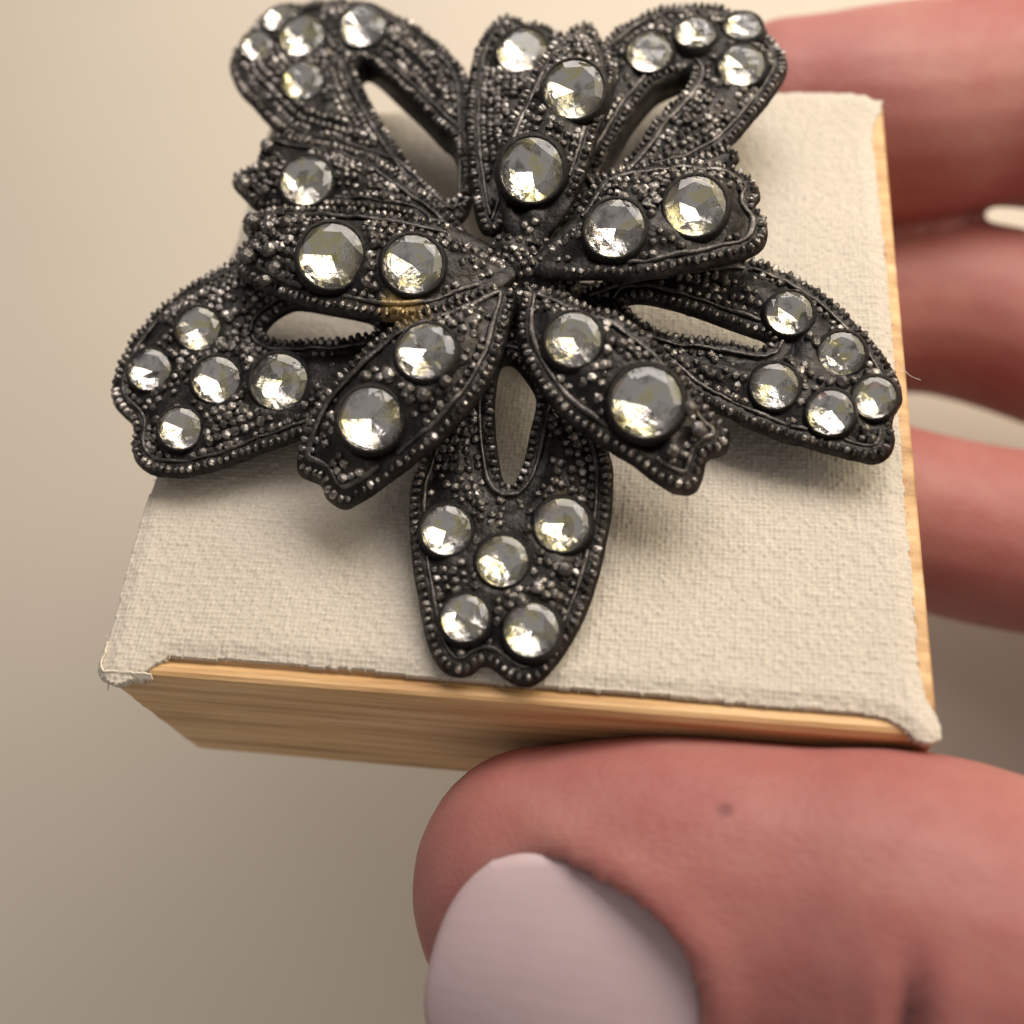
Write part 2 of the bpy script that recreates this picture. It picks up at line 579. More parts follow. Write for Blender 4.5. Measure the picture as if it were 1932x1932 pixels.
def build_cloth():
    g = 0.0088
    x0, x1, y0, y1 = cl[:, 0].min() - .02, cl[:, 0].max() + .02, cl[:, 1].min() - .02, cl[:, 1].max() + .02
    nx, ny = int((x1 - x0) / g), int((y1 - y0) / g)
    X, Y = np.meshgrid(x0 + g * np.arange(nx), y0 + g * np.arange(ny), indexing='ij')
    # scanline fill of the outline
    fill = np.zeros((nx, ny), bool)
    flat = np.stack([X.ravel(), Y.ravel()], 1)
    wob = 0.0035 * noise2((nx, ny), 150, 5)
    flatw = flat + np.stack([wob.ravel(), np.roll(wob, 37, 0).ravel()], 1)
    fill = inside(flatw, cl).reshape(nx, ny)
    # distance to the edge through repeated erosion
    dist = np.zeros((nx, ny))
    cur = fill.copy()
    for k in range(14):
        dist += cur
        nb = cur.copy()
        nb[1:] &= cur[:-1]; nb[:-1] &= cur[1:]; nb[:, 1:] &= cur[:, :-1]; nb[:, :-1] &= cur[:, 1:]
        nb[0] = nb[-1] = False
        nb[:, 0] = nb[:, -1] = False
        cur = nb
    pitch = 0.0285
    wx = 0.009 * noise2((nx, ny), 9, 21) + 0.002 * noise2((nx, ny), 40, 22)
    wy = 0.009 * noise2((nx, ny), 9, 23) + 0.002 * noise2((nx, ny), 40, 24)
    U = (X + wx) / pitch
    Vv = (Y + wy) / pitch
    iu, iv = np.floor(U).astype(int), np.floor(Vv).astype(int)
    fu, fv = U - iu - .5, Vv - iv - .5
    par = ((iu + iv) % 2) * 2 - 1
    rt = np.random.RandomState(4)
    tu = rt.uniform(.8, 1.12, 1000)
    tv = rt.uniform(.8, 1.12, 1000)
    hu = np.sqrt(np.clip(1 - (fu * 1.85) ** 2, 0, 1)) * tu[iu % 1000]
    hv = np.sqrt(np.clip(1 - (fv * 1.85) ** 2, 0, 1)) * tv[iv % 1000]
    cell = rt.uniform(.25, 1.0, (997, 991))[iu % 997, iv % 991]
    weave = np.where(par > 0, hu * np.cos(fv * 2.6), hv * np.cos(fu * 2.6)) * cell
    Z = 0.0135 * weave + 0.005 * noise2((nx, ny), 5, 31) + 0.0015 * noise2((nx, ny), 90, 32) - 0.008
    Z += -0.026 * (1 - smoothstep(dist / 13.0)) + 0.016
    idx = -np.ones((nx, ny), int)
    cell_ok = fill[:-1, :-1] & fill[1:, :-1] & fill[:-1, 1:] & fill[1:, 1:]
    used = np.zeros((nx, ny), bool)
    used[:-1, :-1] |= cell_ok; used[1:, :-1] |= cell_ok; used[:-1, 1:] |= cell_ok; used[1:, 1:] |= cell_ok
    n = used.sum()
    idx[used] = np.arange(n)
    V = np.stack([X[used], Y[used], Z[used]], 1)
    q = np.stack([idx[:-1, :-1], idx[1:, :-1], idx[1:, 1:], idx[:-1, 1:]], -1)[cell_ok]
    # skirt
    e = np.concatenate([q[:, [0, 1]], q[:, [1, 2]], q[:, [2, 3]], q[:, [3, 0]]])
    key = np.sort(e, 1)
    kk = key[:, 0].astype(np.int64) * n + key[:, 1]
    u, inv, cnt = np.unique(kk, return_inverse=True, return_counts=True)
    be = e[cnt[inv] == 1]
    bvs = np.unique(be)
    low = V[bvs].copy()
    low[:, 2] = -0.078
    mp = -np.ones(n, int)
    mp[bvs] = n + np.arange(len(bvs))
    sk = np.stack([be[:, 1], be[:, 0], mp[be[:, 0]], mp[be[:, 1]]], 1)
    o = np_mesh('cloth_top', np.vstack([V, low]), [np.vstack([q, sk])], M_CLOTH, None)
    local(o, box)
build_cloth()

# frayed corner of linen folded down over the near left corner, and loose fibres along the edges
def build_fold():
    # folded flap: a ragged woven patch over the corner, first along the front face, then round the left end
    us = np.arange(0, 0.50, 0.0088)
    zs = np.arange(0.0, 0.30, 0.0088)
    V, idx, Fs = [], {}, []
    jag = 0.035 * noise2((len(us), 2), 11, 71)[:, 0] + 0.02 * noise2((len(us), 2), 29, 72)[:, 0]
    ws = 0.010 * noise2((len(us), len(zs)), 7, 73) + 0.006 * noise2((len(us), len(zs)), 28, 74)
    for i, u in enumerate(us):
        lim = 0.05 + 0.19 * smoothstep((0.40 - u) / 0.32) + jag[i]
        for j, z in enumerate(zs):
            if z > lim:
                continue
            d = 0.016 + ws[i, j]
            if u < 0.16:                          # left end, running towards the front edge
                x, y = XL - d, YF + 0.16 - u
            else:
                x, y = XL + (u - 0.16), YF - d
            if 0.11 < u < 0.21:                   # rounded corner
                t = (u - 0.11) / 0.10 * math.pi / 2
                x, y = XL + 0.05 - (0.05 + d) * math.cos(t), YF + 0.05 - (0.05 + d) * math.sin(t)
            inw = 0.035 * (1 - smoothstep(z / 0.05))
            idx[i, j] = len(V)
            V.append((x + inw * (u < .2), y + inw * .6, 0.004 - z))
    for (i, j) in list(idx):
        q4 = [(i, j), (i + 1, j), (i + 1, j + 1), (i, j + 1)]
        if all(k in idx for k in q4):
            Fs.append([idx[k] for k in q4])
    o = np_mesh('cloth_fold', np.array(V), [np.array(Fs)], M_FRAY, None)
    so = o.modifiers.new('thickness', 'SOLIDIFY')
    so.thickness = 0.012
    local(o, box)
    f = Blobs()
    n = len(cl)
    for _ in range(520):
        i = rnd.randrange(n)
        p = cl[i] + (cl[(i + 1) % n] - cl[i]) * rnd.random()
        t = cl[(i + 1) % n] - cl[i]
        nn = np.array([t[1], -t[0]]) / (np.linalg.norm(t) + 1e-9)
        if area2(cl) < 0:
            nn = -nn
        L = rnd.uniform(0.008, 0.03)
        a = rnd.uniform(-1.1, 1.1)
        d = np.array([nn[0] * math.cos(a) - nn[1] * math.sin(a), nn[0] * math.sin(a) + nn[1] * math.cos(a)])
        z0 = rnd.uniform(-0.05, -0.01)
        pts = [(p[0] + d[0] * L * s - nn[0] * .01, p[1] + d[1] * L * s - nn[1] * .01, z0 + 0.03 * s * rnd.uniform(-1.2, .8)) for s in (0, .5, 1)]
        f.tube(pts, [0.0032, 0.003, 0.0015], 3)
    # one long stray hair over the right edge
    h0, h1, h2 = at(1698, 688, 0.05), at(1716, 708, 0.05), at(1737, 717, 0.02)
    f.tube(spline([h0, h1, h2], False, 6), 0.0022, 4)
    for _ in range(26):
        p = np.array([-2.15, -2.36, -0.12]) + nrs.normal(0, 1, 3) * (0.09, 0.01, 0.07)
        d = nrs.normal(0, 1, 3) * (0.03, 0.010, 0.03)
        f.tube([p, p + d * .5 + (0, -.008, 0), p + d], [0.004, 0.004, 0.002], 3)
    local(f.build('loose_fibres', M_FRAY, None, 'stuff'), box)
build_fold()

# ------------------------------------------------------------------ the brooch
CX, CY = -0.09, 0.29
brooch = bpy.data.objects.new('brooch', None)
COL.objects.link(brooch)
brooch.location = (CX, CY, 0.04)
brooch['label'] = 'blackened metal flower brooch set with clear round stones, lying on the linen box top'
brooch['category'] = 'brooch'

def zplane(x, y):
    return 0.20 + 0.115 * (y + 2.3)

def rr(x, y):
    return math.hypot(x - CX, y - CY)

def z_outer(x, y):
    return zplane(x, y) - 0.10 * (rr(x, y) / 2.3) ** 2

def z_mid(x, y):
    return zplane(x, y) + 0.13 - 0.09 * (rr(x, y) / 1.6) ** 2

def z_inner(x, y):
    r = rr(x, y)
    return zplane(x, y) + 0.15 + 0.22 * math.sin(min(r / 1.9, 1.0) * math.pi) - 0.05 * (r / 1.5) ** 2

def z_hub(x, y):
    r = rr(x, y)
    return zplane(x, y) + 0.22 + 0.03 * math.sin(x * 13 + 1) * math.sin(y * 15) - 0.25 * max(0, r - .2)

def gem_mesh(kind, seed):
    r = np.random.RandomState(seed)
    bm = bmesh.new()
    n = 16
    gird = [bm.verts.new((math.cos(2 * math.pi * i / n), math.sin(2 * math.pi * i / n), 0)) for i in range(n)]
    if kind == 'dome':
        rings = [gird]
        for k, (rad, z) in enumerate([(0.92, 0.09), (0.72, 0.16), (0.4, 0.21)]):
            rings.append([bm.verts.new((rad * math.cos(2 * math.pi * i / n), rad * math.sin(2 * math.pi * i / n), z)) for i in range(n)])
        top = bm.verts.new((0, 0, 0.225))
        for a, b in zip(rings[:-1], rings[1:]):
            for i in range(n):
                f = bm.faces.new((a[i], a[(i + 1) % n], b[(i + 1) % n], b[i])); f.smooth = True
        for i in range(n):
            f = bm.faces.new((rings[-1][i], rings[-1][(i + 1) % n], top)); f.smooth = True
    else:
        m = 8
        tab = [bm.verts.new((0.74 * math.cos(2 * math.pi * (i + .5) / m), 0.74 * math.sin(2 * math.pi * (i + .5) / m), 0.13 + r.uniform(-.015, .015))) for i in range(m)]
        c = bm.verts.new((0, 0, 0.135))
        for i in range(m):
            bm.faces.new((tab[i], tab[(i + 1) % m], c))
            g0, g1, g2 = gird[2 * i], gird[(2 * i + 1) % n], gird[(2 * i + 2) % n]
            bm.faces.new((g0, g1, tab[i]))
            bm.faces.new((g1, g2, tab[i]))
            bm.faces.new((g2, tab[(i + 1) % m], tab[i]))
    mid = [bm.verts.new((0.97 * math.cos(2 * math.pi * i / n), 0.97 * math.sin(2 * math.pi * i / n), -0.05)) for i in range(n)]
    for i in range(n):
        f = bm.faces.new((gird[(i + 1) % n], gird[i], mid[i], mid[(i + 1) % n])); f.material_index = 1
    cone = kind == 'rays'                          # some stones have long radiating facets, others two tiers
    cul = bm.verts.new((r.uniform(-.10, .10), r.uniform(-.10, .10), -0.345 + r.uniform(-.04, .04)))
    if cone:
        for v_ in mid:
            v_.co.z += r.uniform(-.045, .03)
        for i in range(n):
            f = bm.faces.new((mid[i], cul, mid[(i + 1) % n])); f.material_index = 1
    else:
        low = []
        for i in range(8):
            a = 2 * math.pi * (2 * i) / n
            q = r.uniform(.42, .58)
            low.append(bm.verts.new((q * math.cos(a) + r.uniform(-.06, .06), q * math.sin(a) + r.uniform(-.06, .06), -0.205 + r.uniform(-.05, .05))))
        for i in range(8):
            j = (i + 1) % 8
            for vs in ((mid[2 * i], low[i], mid[2 * i + 1]), (mid[2 * i + 1], low[i], low[j]), (mid[2 * i + 1], low[j], mid[(2 * i + 2) % n]), (low[i], cul, low[j])):
                f = bm.faces.new(vs); f.material_index = 1
    bmesh.ops.recalc_face_normals(bm, faces=bm.faces)
    me = bpy.data.meshes.new('gem')
    bm.to_mesh(me)
    bm.free()
    me.materials.append(M_GLASS)
    me.materials.append(M_FOIL)
    return me
GEMS = [gem_mesh(('facet', 'rays', 'facet')[k % 3], k + 1) for k in range(12)]

def bezel_mesh():
    prof = [(0.97, -0.05), (0.985, 0.02), (1.015, 0.045), (1.055, 0.03), (1.09, -0.03), (1.16, -0.16), (1.24, -0.5), (1.26, -0.9)]
    n = 28
    V, Fs = [], []
    for i in range(n):
        a = 2 * math.pi * i / n
        for r, z in prof:
            V.append((r * math.cos(a), r * math.sin(a), z))
    m = len(prof)
    for i in range(n):
        i2 = (i + 1) % n
        for k in range(m - 1):
            Fs.append((i * m + k, i2 * m + k, i2 * m + k + 1, i * m + k + 1))
    me = bpy.data.meshes.new('bezel')
    me.from_pydata(V, [], Fs)
    for p in me.polygons:
        p.use_smooth = True
    me.materials.append(M_DARK)
    return me
BEZEL = bezel_mesh()

def put(name, me, parent, M):
    o = bpy.data.objects.new(name, me)
    COL.objects.link(o)
    o.parent = parent
    o.matrix_world = M
    o.matrix_parent_inverse = parent.matrix_world.inverted()
    o.matrix_basis = M
    return o

def gem_pose(px, py, rx, ry, zf, extra):
    p = on_surface(px, py, lambda x, y: zf(x, y) + extra)
    h = 0.03
    ns = Vector((-(zf(p.x + h, p.y) - zf(p.x - h, p.y)) / (2 * h), -(zf(p.x, p.y + h) - zf(p.x, p.y - h)) / (2 * h), 1)).normalized()
    v = (CAM - p).normalized()
    th = math.acos(min(ry / rx, 0.985)) if ry <= rx else 0.17
    ax = v.cross(ns)
    full = v.angle(ns)
    th = max(th, full - math.radians(24))
    n = (Matrix.Rotation(min(th, full), 3, ax.normalized()) @ v) if ax.length > 1e-6 else ns
    R = max(rx, ry) * (p - CAM).dot(RM @ Vector((0, 0, -1))) / F
    return p, n.normalized(), R

MW = {}
def petal(name, out_px, zf, gems=(), slot_px=None, th=0.09, bulge=0.05, gran=0.054, gsize=0.0272, rim=True, sub=6, extra_knobs=(), slot_drop=0.0, wire=0.013, cut=0.0):
    P2 = []
    for x, y in out_px:
        p = on_surface(x, y, zf)
        P2.append((p.x, p.y))
    P = resample(spline(P2, True, sub), 0.03)
    if area2(P) < 0:
        P = P[::-1]
    S = None
    if slot_px:
        S2 = [on_surface(x, y, zf)[:2] for x, y in slot_px]
        S = resample(spline(S2, True, 6), 0.03)
        if area2(S) > 0:
            S = S[::-1]
    poses = [gem_pose(*g, zf, bulge + 0.02) for g in gems]
    # top surface
    lo, hi = P.min(0), P.max(0)
    g = 0.034
    gx = np.arange(lo[0], hi[0], g)
    gy = np.arange(lo[1], hi[1], g * 0.866)
    pts = np.array([(x + (g / 2 if j % 2 else 0), y) for j, y in enumerate(gy) for x in gx])
    pts = pts + nrs.uniform(-.003, .003, pts.shape)
    def dd(q):
        d = dist_poly(q, P)
        if S is not None:
            d = np.minimum(d, dist_poly(q, S))
        return d
    ok = inside(pts, P)
    if S is not None:
        ok &= ~inside(pts, S)
    pts = pts[ok]
    pts = pts[dd(pts) > 0.018]
    loops = [P] + ([S] if S is not None else [])
    allp = np.vstack(loops + [pts])
    edges = []
    s = 0
    for L in loops:
        n = len(L)
        edges += [(s + i, s + (i + 1) % n) for i in range(n)]
        s += n
    nb = s
    r = delaunay_2d_cdt([Vector(p) for p in allp], edges, [], 0, 1e-6)
    vo = np.array([v[:] for v in r[0]])
    tri = np.array([f for f in r[2] if len(f) == 3])
    cen = vo[tri].mean(1)
    ok = inside(cen, P)
    if S is not None:
        ok &= ~inside(cen, S)
    tri = tri[ok]
    d = dd(vo)
    def height(q, d):
        z = np.array([zf(x, y) for x, y in q])
        z = z + bulge * smoothstep(d / 0.28)
        z = z + 0.007 * np.sin(q[:, 0] * 31 + 2 * np.sin(q[:, 1] * 17)) * np.sin(q[:, 1] * 27 + 1.3) + 0.004 * np.sin(q[:, 0] * 71) * np.sin(q[:, 1] * 67)
        z = z - 0.03 * (1 - smoothstep(d / 0.03)) - 0.022 * smoothstep((d - .075) / .03) * (1 - smoothstep((d - .12) / .12))
        for p, n, R in poses:
            k = np.hypot(q[:, 0] - p.x, q[:, 1] - p.y)
            z = z - 0.55 * R * (1 - smoothstep((k / R - 0.55) / 0.55))
        return z
    z = height(vo, d)
    top = np.column_stack([vo, z])
    bot = top.copy()
    inn = np.clip(d / 0.1, 0, 1)
    bot[:, 2] = np.array([zf(x, y) for x, y in vo]) - th - 0.02 * inn
    bot[:, 2] = np.minimum(bot[:, 2], top[:, 2] - 0.02)
    if S is not None:
        bot[:, 2] -= slot_drop * np.exp(-dist_poly(vo, S) / 0.05)
    nP = len(P)                                   # the outer wall leans in under the petal
    Tn = np.roll(P, -3, 0) - np.roll(P, 3, 0)
    Nn = np.stack([-Tn[:, 1], Tn[:, 0]], 1) / (np.linalg.norm(Tn, axis=1)[:, None] + 1e-9)
    dP = np.linalg.norm(vo[:, None, :] - P[None], axis=2)
    jn = dP.argmin(1)
    bot[:, :2] += Nn[jn] * (0.05 * np.exp(-dP.min(1) / 0.06))[:, None]
    n = len(vo)
    e = np.concatenate([tri[:, [0, 1]], tri[:, [1, 2]], tri[:, [2, 0]]])
    key = np.sort(e, 1)
    kk = key[:, 0].astype(np.int64) * n + key[:, 1]
    u, inv, cnt = np.unique(kk, return_inverse=True, return_counts=True)
    be = e[cnt[inv] == 1]
    # a mid loop keeps the side wall rounded
    bvs = np.unique(be)
    mp = -np.ones(n, int)
    mp[bvs] = 2 * n + np.arange(len(bvs))
    midv = (top[bvs] * .45 + bot[bvs] * .55)
    sk = np.vstack([np.stack([be[:, 1], be[:, 0], mp[be[:, 0]], mp[be[:, 1]]], 1),
                    np.stack([mp[be[:, 1]], mp[be[:, 0]], be[:, 0] + n, be[:, 1] + n], 1)])
    body = np_mesh(name, np.vstack([top, bot, midv]), [np.vstack([tri, tri[:, ::-1] + n]), sk], M_DARK, None)
    local(body, brooch)
    bpy.context.view_layer.update()
    # bevelled rope of beads round the edge, a plain wire inside it
    if rim:
        bd, wr = Blobs(), Blobs()
        for L, off in [(P, 0.043)] + ([(S, 0.036)] if S is not None else []):
            Q = inset(L, off)
            Q = resample(Q, 0.012)
            Q = resample(Q, 0.0475)
            dq = dd(Q)
            zq = height(Q, dq)
            m = len(Q)
            T = np.roll(Q, -1, 0) - np.roll(Q, 1, 0)
            T /= np.linalg.norm(T, axis=1)[:, None] + 1e-9
            for i in range(m):
                if dq[i] < off * 0.75 or (cut and math.hypot(Q[i, 0] - CX, Q[i, 1] - CY) < cut):
                    continue
                t = T[i]
                k = nrs.uniform(.68, 1.18)
                hh = nrs.uniform(.6, 1.15)
                bd.add((Q[i, 0] + nrs.uniform(-.004, .004), Q[i, 1] + nrs.uniform(-.004, .004), zq[i] - 0.002), (t[0] * .0205 * k, t[1] * .0205 * k, 0),
                       (-t[1] * .030 * k, t[0] * .030 * k, -.006), (0, 0, .030 * hh), ICO2, 0.13)
            W_ = inset(L, off + 0.050)
            if len(W_) > 12:
                W_ = resample(W_, 0.03)
                dw = dd(W_)
                zw = height(W_, dw)
                seg = []
                for i in range(len(W_) + 1):
                    j = i % len(W_)
                    near = (cut and math.hypot(W_[j, 0] - CX, W_[j, 1] - CY) < cut) or any(math.hypot(W_[j, 0] - p.x, W_[j, 1] - p.y) < R * 1.12 for p, nn, R in poses)
                    gap = i == len(W_) or near or (i and np.linalg.norm(W_[j] - W_[j - 1]) > 0.06)
                    if gap:
                        if len(seg) > 4:
                            wr.tube(seg, [wire * (1 + .25 * math.sin(w * .37 + off * 90)) for w in range(len(seg))], 6, flat=.8)
                        seg = []
                    else:
                        seg.append((W_[j, 0], W_[j, 1], zw[j] + 0.010 + 0.003 * math.sin(i * .7)))
        o = bd.build('beading', M_BEAD, body, 'stuff', False)
        o2 = wr.build('rim_wire', M_RIM, body)
    # granulated field
    if gran:
        gr = Blobs()
        if rim:                                    # rows that follow the outline
            rows = []
            off0 = 0.125
            for L in loops:
                for kk_ in range(12):
                    off = off0 + kk_ * gran * .96
                    Q = inset(L, off)
                    if len(Q) < 6:
                        break
                    Q = resample(Q, 0.012)
                    Q = resample(Q, gran * 1.04)
                    Q = Q + nrs.normal(0, gran * .055, Q.shape)
                    rows.append(Q[inside(Q, P) & (dd(Q) > off * .955)])
            q = np.vstack(rows) if rows else np.zeros((0, 2))
            keepq, cells_ = [], {}
            for p_ in q:                           # no two grains in one place
                c_ = (int(p_[0] / gran), int(p_[1] / gran))
                if any(np.hypot(*(p_ - o_)) < gran * .72 for ii in (-1, 0, 1) for jj in (-1, 0, 1) for o_ in cells_.get((c_[0] + ii, c_[1] + jj), ())):
                    continue
                cells_.setdefault(c_, []).append(p_)
                keepq.append(p_)
            q = np.array(keepq).reshape(-1, 2)
        else:
            gx = np.arange(lo[0], hi[0], gran)
            gy = np.arange(lo[1], hi[1], gran * .87)
            q = np.array([(x + (gran / 2 if j % 2 else 0), y) for j, y in enumerate(gy) for x in gx])
            q = q + nrs.normal(0, gran * .13, q.shape)
        ok = inside(q, P)
        if S is not None:
            ok &= ~inside(q, S)
        q = q[ok]
        dq = dd(q)
        q, dq = q[dq > (0.105 if rim else .03)], dq[dq > (0.105 if rim else .03)]
        zq = height(q, dq)
        for (x, y), zz in zip(q, zq):
            if any(math.hypot(x - p.x, y - p.y) < R * 1.22 for p, nn, R in poses):
                continue
            sm = math.sin(x * 5.1 + 1.7 * math.sin(y * 4.3)) * math.sin(y * 5.7 + 1.3 * math.sin(x * 3.9 + 1))
            if nrs.rand() < .05 or (sm > .45 and rim and nrs.rand() < .8):
                continue
            s = gsize * nrs.uniform(.75, 1.22) * (1.0 - .22 * sm)
            gr.add((x, y, zz + s * .12), (s, 0, 0), (0, s, 0), (0, 0, s * nrs.uniform(.7, 1.25)), ICO2, 0.16)
        for kx, ky, kr in extra_knobs:
            p = on_surface(kx, ky, lambda a, b: zf(a, b) + bulge)
            gr.add((p.x, p.y, p.z), (kr, 0, 0), (0, kr, 0), (0, 0, kr), ICO2, .05)
        gr.build('granulation', M_BEAD, body, 'stuff', False)
    for p, n_, R in poses:
        rot = n_.to_track_quat('Z', 'Y').to_matrix().to_4x4()
        spin = Matrix.Rotation(nrs.uniform(0, 6.28), 4, 'Z')
        M = Matrix.Translation(p) @ rot @ spin @ Matrix.Diagonal((R, R, R, 1))
        k = nrs.randint(len(GEMS))
        for nm, me, MM in (('gem', GEMS[k], M), ('bezel', BEZEL, M)):
            o = bpy.data.objects.new(nm, me)
            COL.objects.link(o)
            o.parent = body
            o.matrix_parent_inverse = (Matrix.Translation(brooch.location) @ Matrix.Translation(brooch.location).inverted()).inverted()
            o.matrix_basis = MM
    return body

UL = [(431, 123), (437, 100), (465, 62), (497, 31), (531, 14), (574, 4), (617, -2), (660, -2), (703, 4), (740, 20), (775, 37), (809, 63), (846, 92), (872, 120),
      (888, 160), (893, 250), (890, 380), (860, 420), (815, 400), (735, 325), (640, 290), (560, 268), (526, 249), (503, 229), (477, 200), (451, 172), (437, 146)]
UL_S = [(672, 120), (683, 110), (706, 123), (746, 160), (789, 200), (826, 238), (849, 258), (869, 315), (869, 361), (855, 375), (832, 368), (798, 335), (760, 286),
        (732, 243), (703, 195), (677, 143)]
UR = [(1130, 85), (1170, 46), (1213, 23), (1256, 9), (1299, 4), (1342, 7), (1380, 17), (1410, 30), (1440, 50), (1465, 75), (1483, 100), (1487, 125), (1478, 150),
      (1455, 185), (1430, 215), (1400, 250), (1370, 278), (1300, 315), (1200, 345), (1100, 420), (1050, 410), (1070, 300), (1110, 190), (1125, 130)]
UR_S = [(1299, 130), (1301, 143), (1279, 178), (1236, 223), (1199, 275), (1150, 327), (1130, 332), (1142, 295), (1170, 246), (1190, 212), (1216, 178), (1242, 152), (1279, 135)]
RT = [(1414, 484), (1451, 493), (1488, 509), (1522, 527), (1557, 550), (1591, 579), (1623, 610), (1651, 642), (1677, 676), (1694, 705), (1704, 734), (1704, 756),
      (1691, 777), (1686, 797), (1691, 816), (1689, 840), (1677, 860), (1654, 871), (1623, 868), (1580, 857), (1537, 845), (1494, 834), (1457, 822), (1408, 802), (1379, 788),
      (1300, 745), (1190, 650), (1100, 590), (1080, 550), (1150, 520), (1250, 500), (1350, 485)]
RT_S = [(1182, 570), (1213, 564), (1271, 576), (1322, 592), (1365, 608), (1408, 623), (1440, 634), (1450, 645), (1431, 651), (1379, 641), (1336, 634), (1265, 625), (1220, 604)]
LF = [(480, 478), (442, 486), (402, 507), (362, 530), (321, 559), (287, 587), (258, 622), (236, 653), (218, 691), (207, 731), (213, 762), (230, 782), (247, 799), (248, 822), (245, 842),
      (253, 868), (276, 888), (307, 897), (350, 897), (402, 885), (445, 871), (488, 854), (545, 834), (620, 800), (720, 720), (850, 610), (860, 560), (760, 520), (600, 480)]
LF_S = [(498, 622), (512, 600), (540, 582), (565, 577), (620, 586), (690, 600), (706, 612), (700, 624), (650, 634), (600, 636), (559, 638), (520, 638)]
BT = [(800, 838), (785, 880), (774, 911), (770, 969), (773, 1026), (779, 1083), (785, 1113), (793, 1162), (805, 1213), (819, 1245), (839, 1268), (865, 1276), (888, 1271), (905, 1258),
      (922, 1256), (948, 1276), (976, 1292), (1005, 1292), (1034, 1271), (1062, 1236), (1091, 1188), (1114, 1136), (1134, 1070), (1145, 1016), (1154, 970), (1157, 913), (1155, 870),
      (1130, 800), (1070, 700), (1010, 620), (950, 600), (890, 660), (830, 770)]
BT_S = [(942, 688), (962, 680), (982, 697), (1008, 737), (1009, 768), (999, 811), (991, 854), (976, 897), (962, 911), (948, 900), (939, 854), (933, 797), (933, 740)]

petal('outer_petal', UL, z_outer, [(530, 32, 36, 19), (485, 86, 30, 24), (570, 68, 42, 35), (683, 47, 45, 36), (570, 152, 40, 32)], UL_S, slot_drop=.11)
petal('outer_petal', UR, z_outer, [(1225, 97, 42, 35), (1312, 60, 40, 26), (1402, 48, 36, 24), (1400, 122, 43, 37)], UR_S, slot_drop=.11)
petal('outer_petal', RT, z_outer, [(1490, 590, 43, 40), (1588, 667, 42, 41), (1462, 728, 44, 43), (1567, 778, 43, 43), (1650, 750, 40, 40)], RT_S, th=0.055)
petal('outer_petal', LF, z_outer, [(374, 620, 42, 41), (282, 697, 40, 40), (408, 716, 45, 44), (527, 720, 54, 53), (340, 808, 40, 40)], LF_S, th=0.055)
petal('outer_petal', BT, z_outer, [(842, 1000, 48, 48), (1060, 990, 52, 52), (948, 1058, 49, 49), (877, 1165, 46, 43), (1003, 1188, 52, 46)], BT_S, th=0.06, extra_knobs=[(1066, 1075, .05), (1015, 1110, .045), (985, 1135, .045), (1045, 1120, .035), (905, 950, .035)])

TM = [(905, 430), (885, 340), (877, 250), (880, 180), (889, 110), (908, 66), (930, 40), (955, 28), (980, 34), (1000, 42), (1030, 45), (1056, 60), (1070, 58), (1085, 47), (1105, 43), (1130, 58),
      (1120, 150), (1040, 260), (980, 350), (950, 430)]
LM = [(483, 304), (488, 281), (503, 258), (531, 252), (586, 262), (660, 275), (718, 300), (775, 340), (840, 385), (880, 440), (800, 440), (775, 415), (689, 398), (603, 394), (531, 394),
      (483, 393), (460, 372), (437, 347), (440, 329), (457, 318)]
RMID = [(1240, 330), (1300, 300), (1345, 283), (1372, 272), (1393, 285), (1394, 302), (1372, 316), (1300, 350), (1200, 400), (1150, 400)]
petal('middle_petal', TM, z_mid, [(985, 95, 48, 38)], bulge=0.06)
petal('middle_petal', LM, z_mid, [(578, 340, 50, 43)], extra_knobs=[(460, 344, .055), (505, 275, .05), (500, 315, .045), (500, 360, .04)], bulge=0.06)
petal('middle_petal', RMID, z_mid, [], bulge=0.04)

TI = [(985, 490), (955, 450), (940, 370), (935, 310), (950, 240), (978, 183), (1010, 120), (1040, 82), (1080, 64), (1112, 60), (1140, 78), (1158, 110), (1162, 150), (1148, 200), (1132, 240), (1118, 290),
      (1100, 340), (1070, 400), (1025, 455)]
LI = [(488, 397), (460, 412), (455, 427), (467, 447), (452, 466), (443, 490), (445, 505), (460, 526), (503, 549), (546, 567), (603, 584), (660, 592), (703, 600), (775, 601), (832, 590),
      (889, 567), (950, 540), (985, 500), (930, 458), (840, 418), (775, 404), (689, 391), (603, 387), (530, 387)]
RI = [(1127, 332), (1170, 313), (1228, 304), (1285, 298), (1342, 304), (1385, 313), (1415, 330), (1432, 350), (1436, 370), (1426, 387), (1444, 405), (1450, 435), (1440, 465), (1410, 483),
      (1350, 497), (1280, 510), (1200, 524), (1120, 522), (1020, 520), (985, 495), (1030, 450), (1080, 400)]
LL = [(760, 600), (700, 640), (640, 700), (590, 765), (565, 830), (557, 870), (566, 896), (602, 911), (614, 938), (646, 957), (680, 945), (720, 918), (765, 885), (812, 848), (862, 800), (910, 740),
      (942, 680), (962, 610), (975, 550), (940, 535), (850, 570)]
LR = [(990, 540), (1045, 545), (1110, 572), (1160, 585), (1200, 610), (1250, 650), (1300, 710), (1342, 770), (1373, 800), (1378, 830), (1366, 855), (1335, 866), (1328, 895), (1314, 924), (1290, 931),
      (1250, 916), (1190, 873), (1140, 842), (1080, 800), (1030, 750), (992, 690), (972, 620)]
petal('inner_petal', LI, z_inner, [(625, 482, 63, 61), (779, 498, 56, 57)], extra_knobs=[(476, 418, .055), (466, 484, .06), (508, 428, .045), (540, 420, .045), (512, 470, .05), (520, 505, .045), (500, 530, .04)], bulge=0.09, wire=0.018, cut=0.40)
petal('inner_petal', RI, z_inner, [(1160, 430, 57, 53), (1312, 388, 58, 55)], bulge=0.09, wire=0.018, cut=0.40)
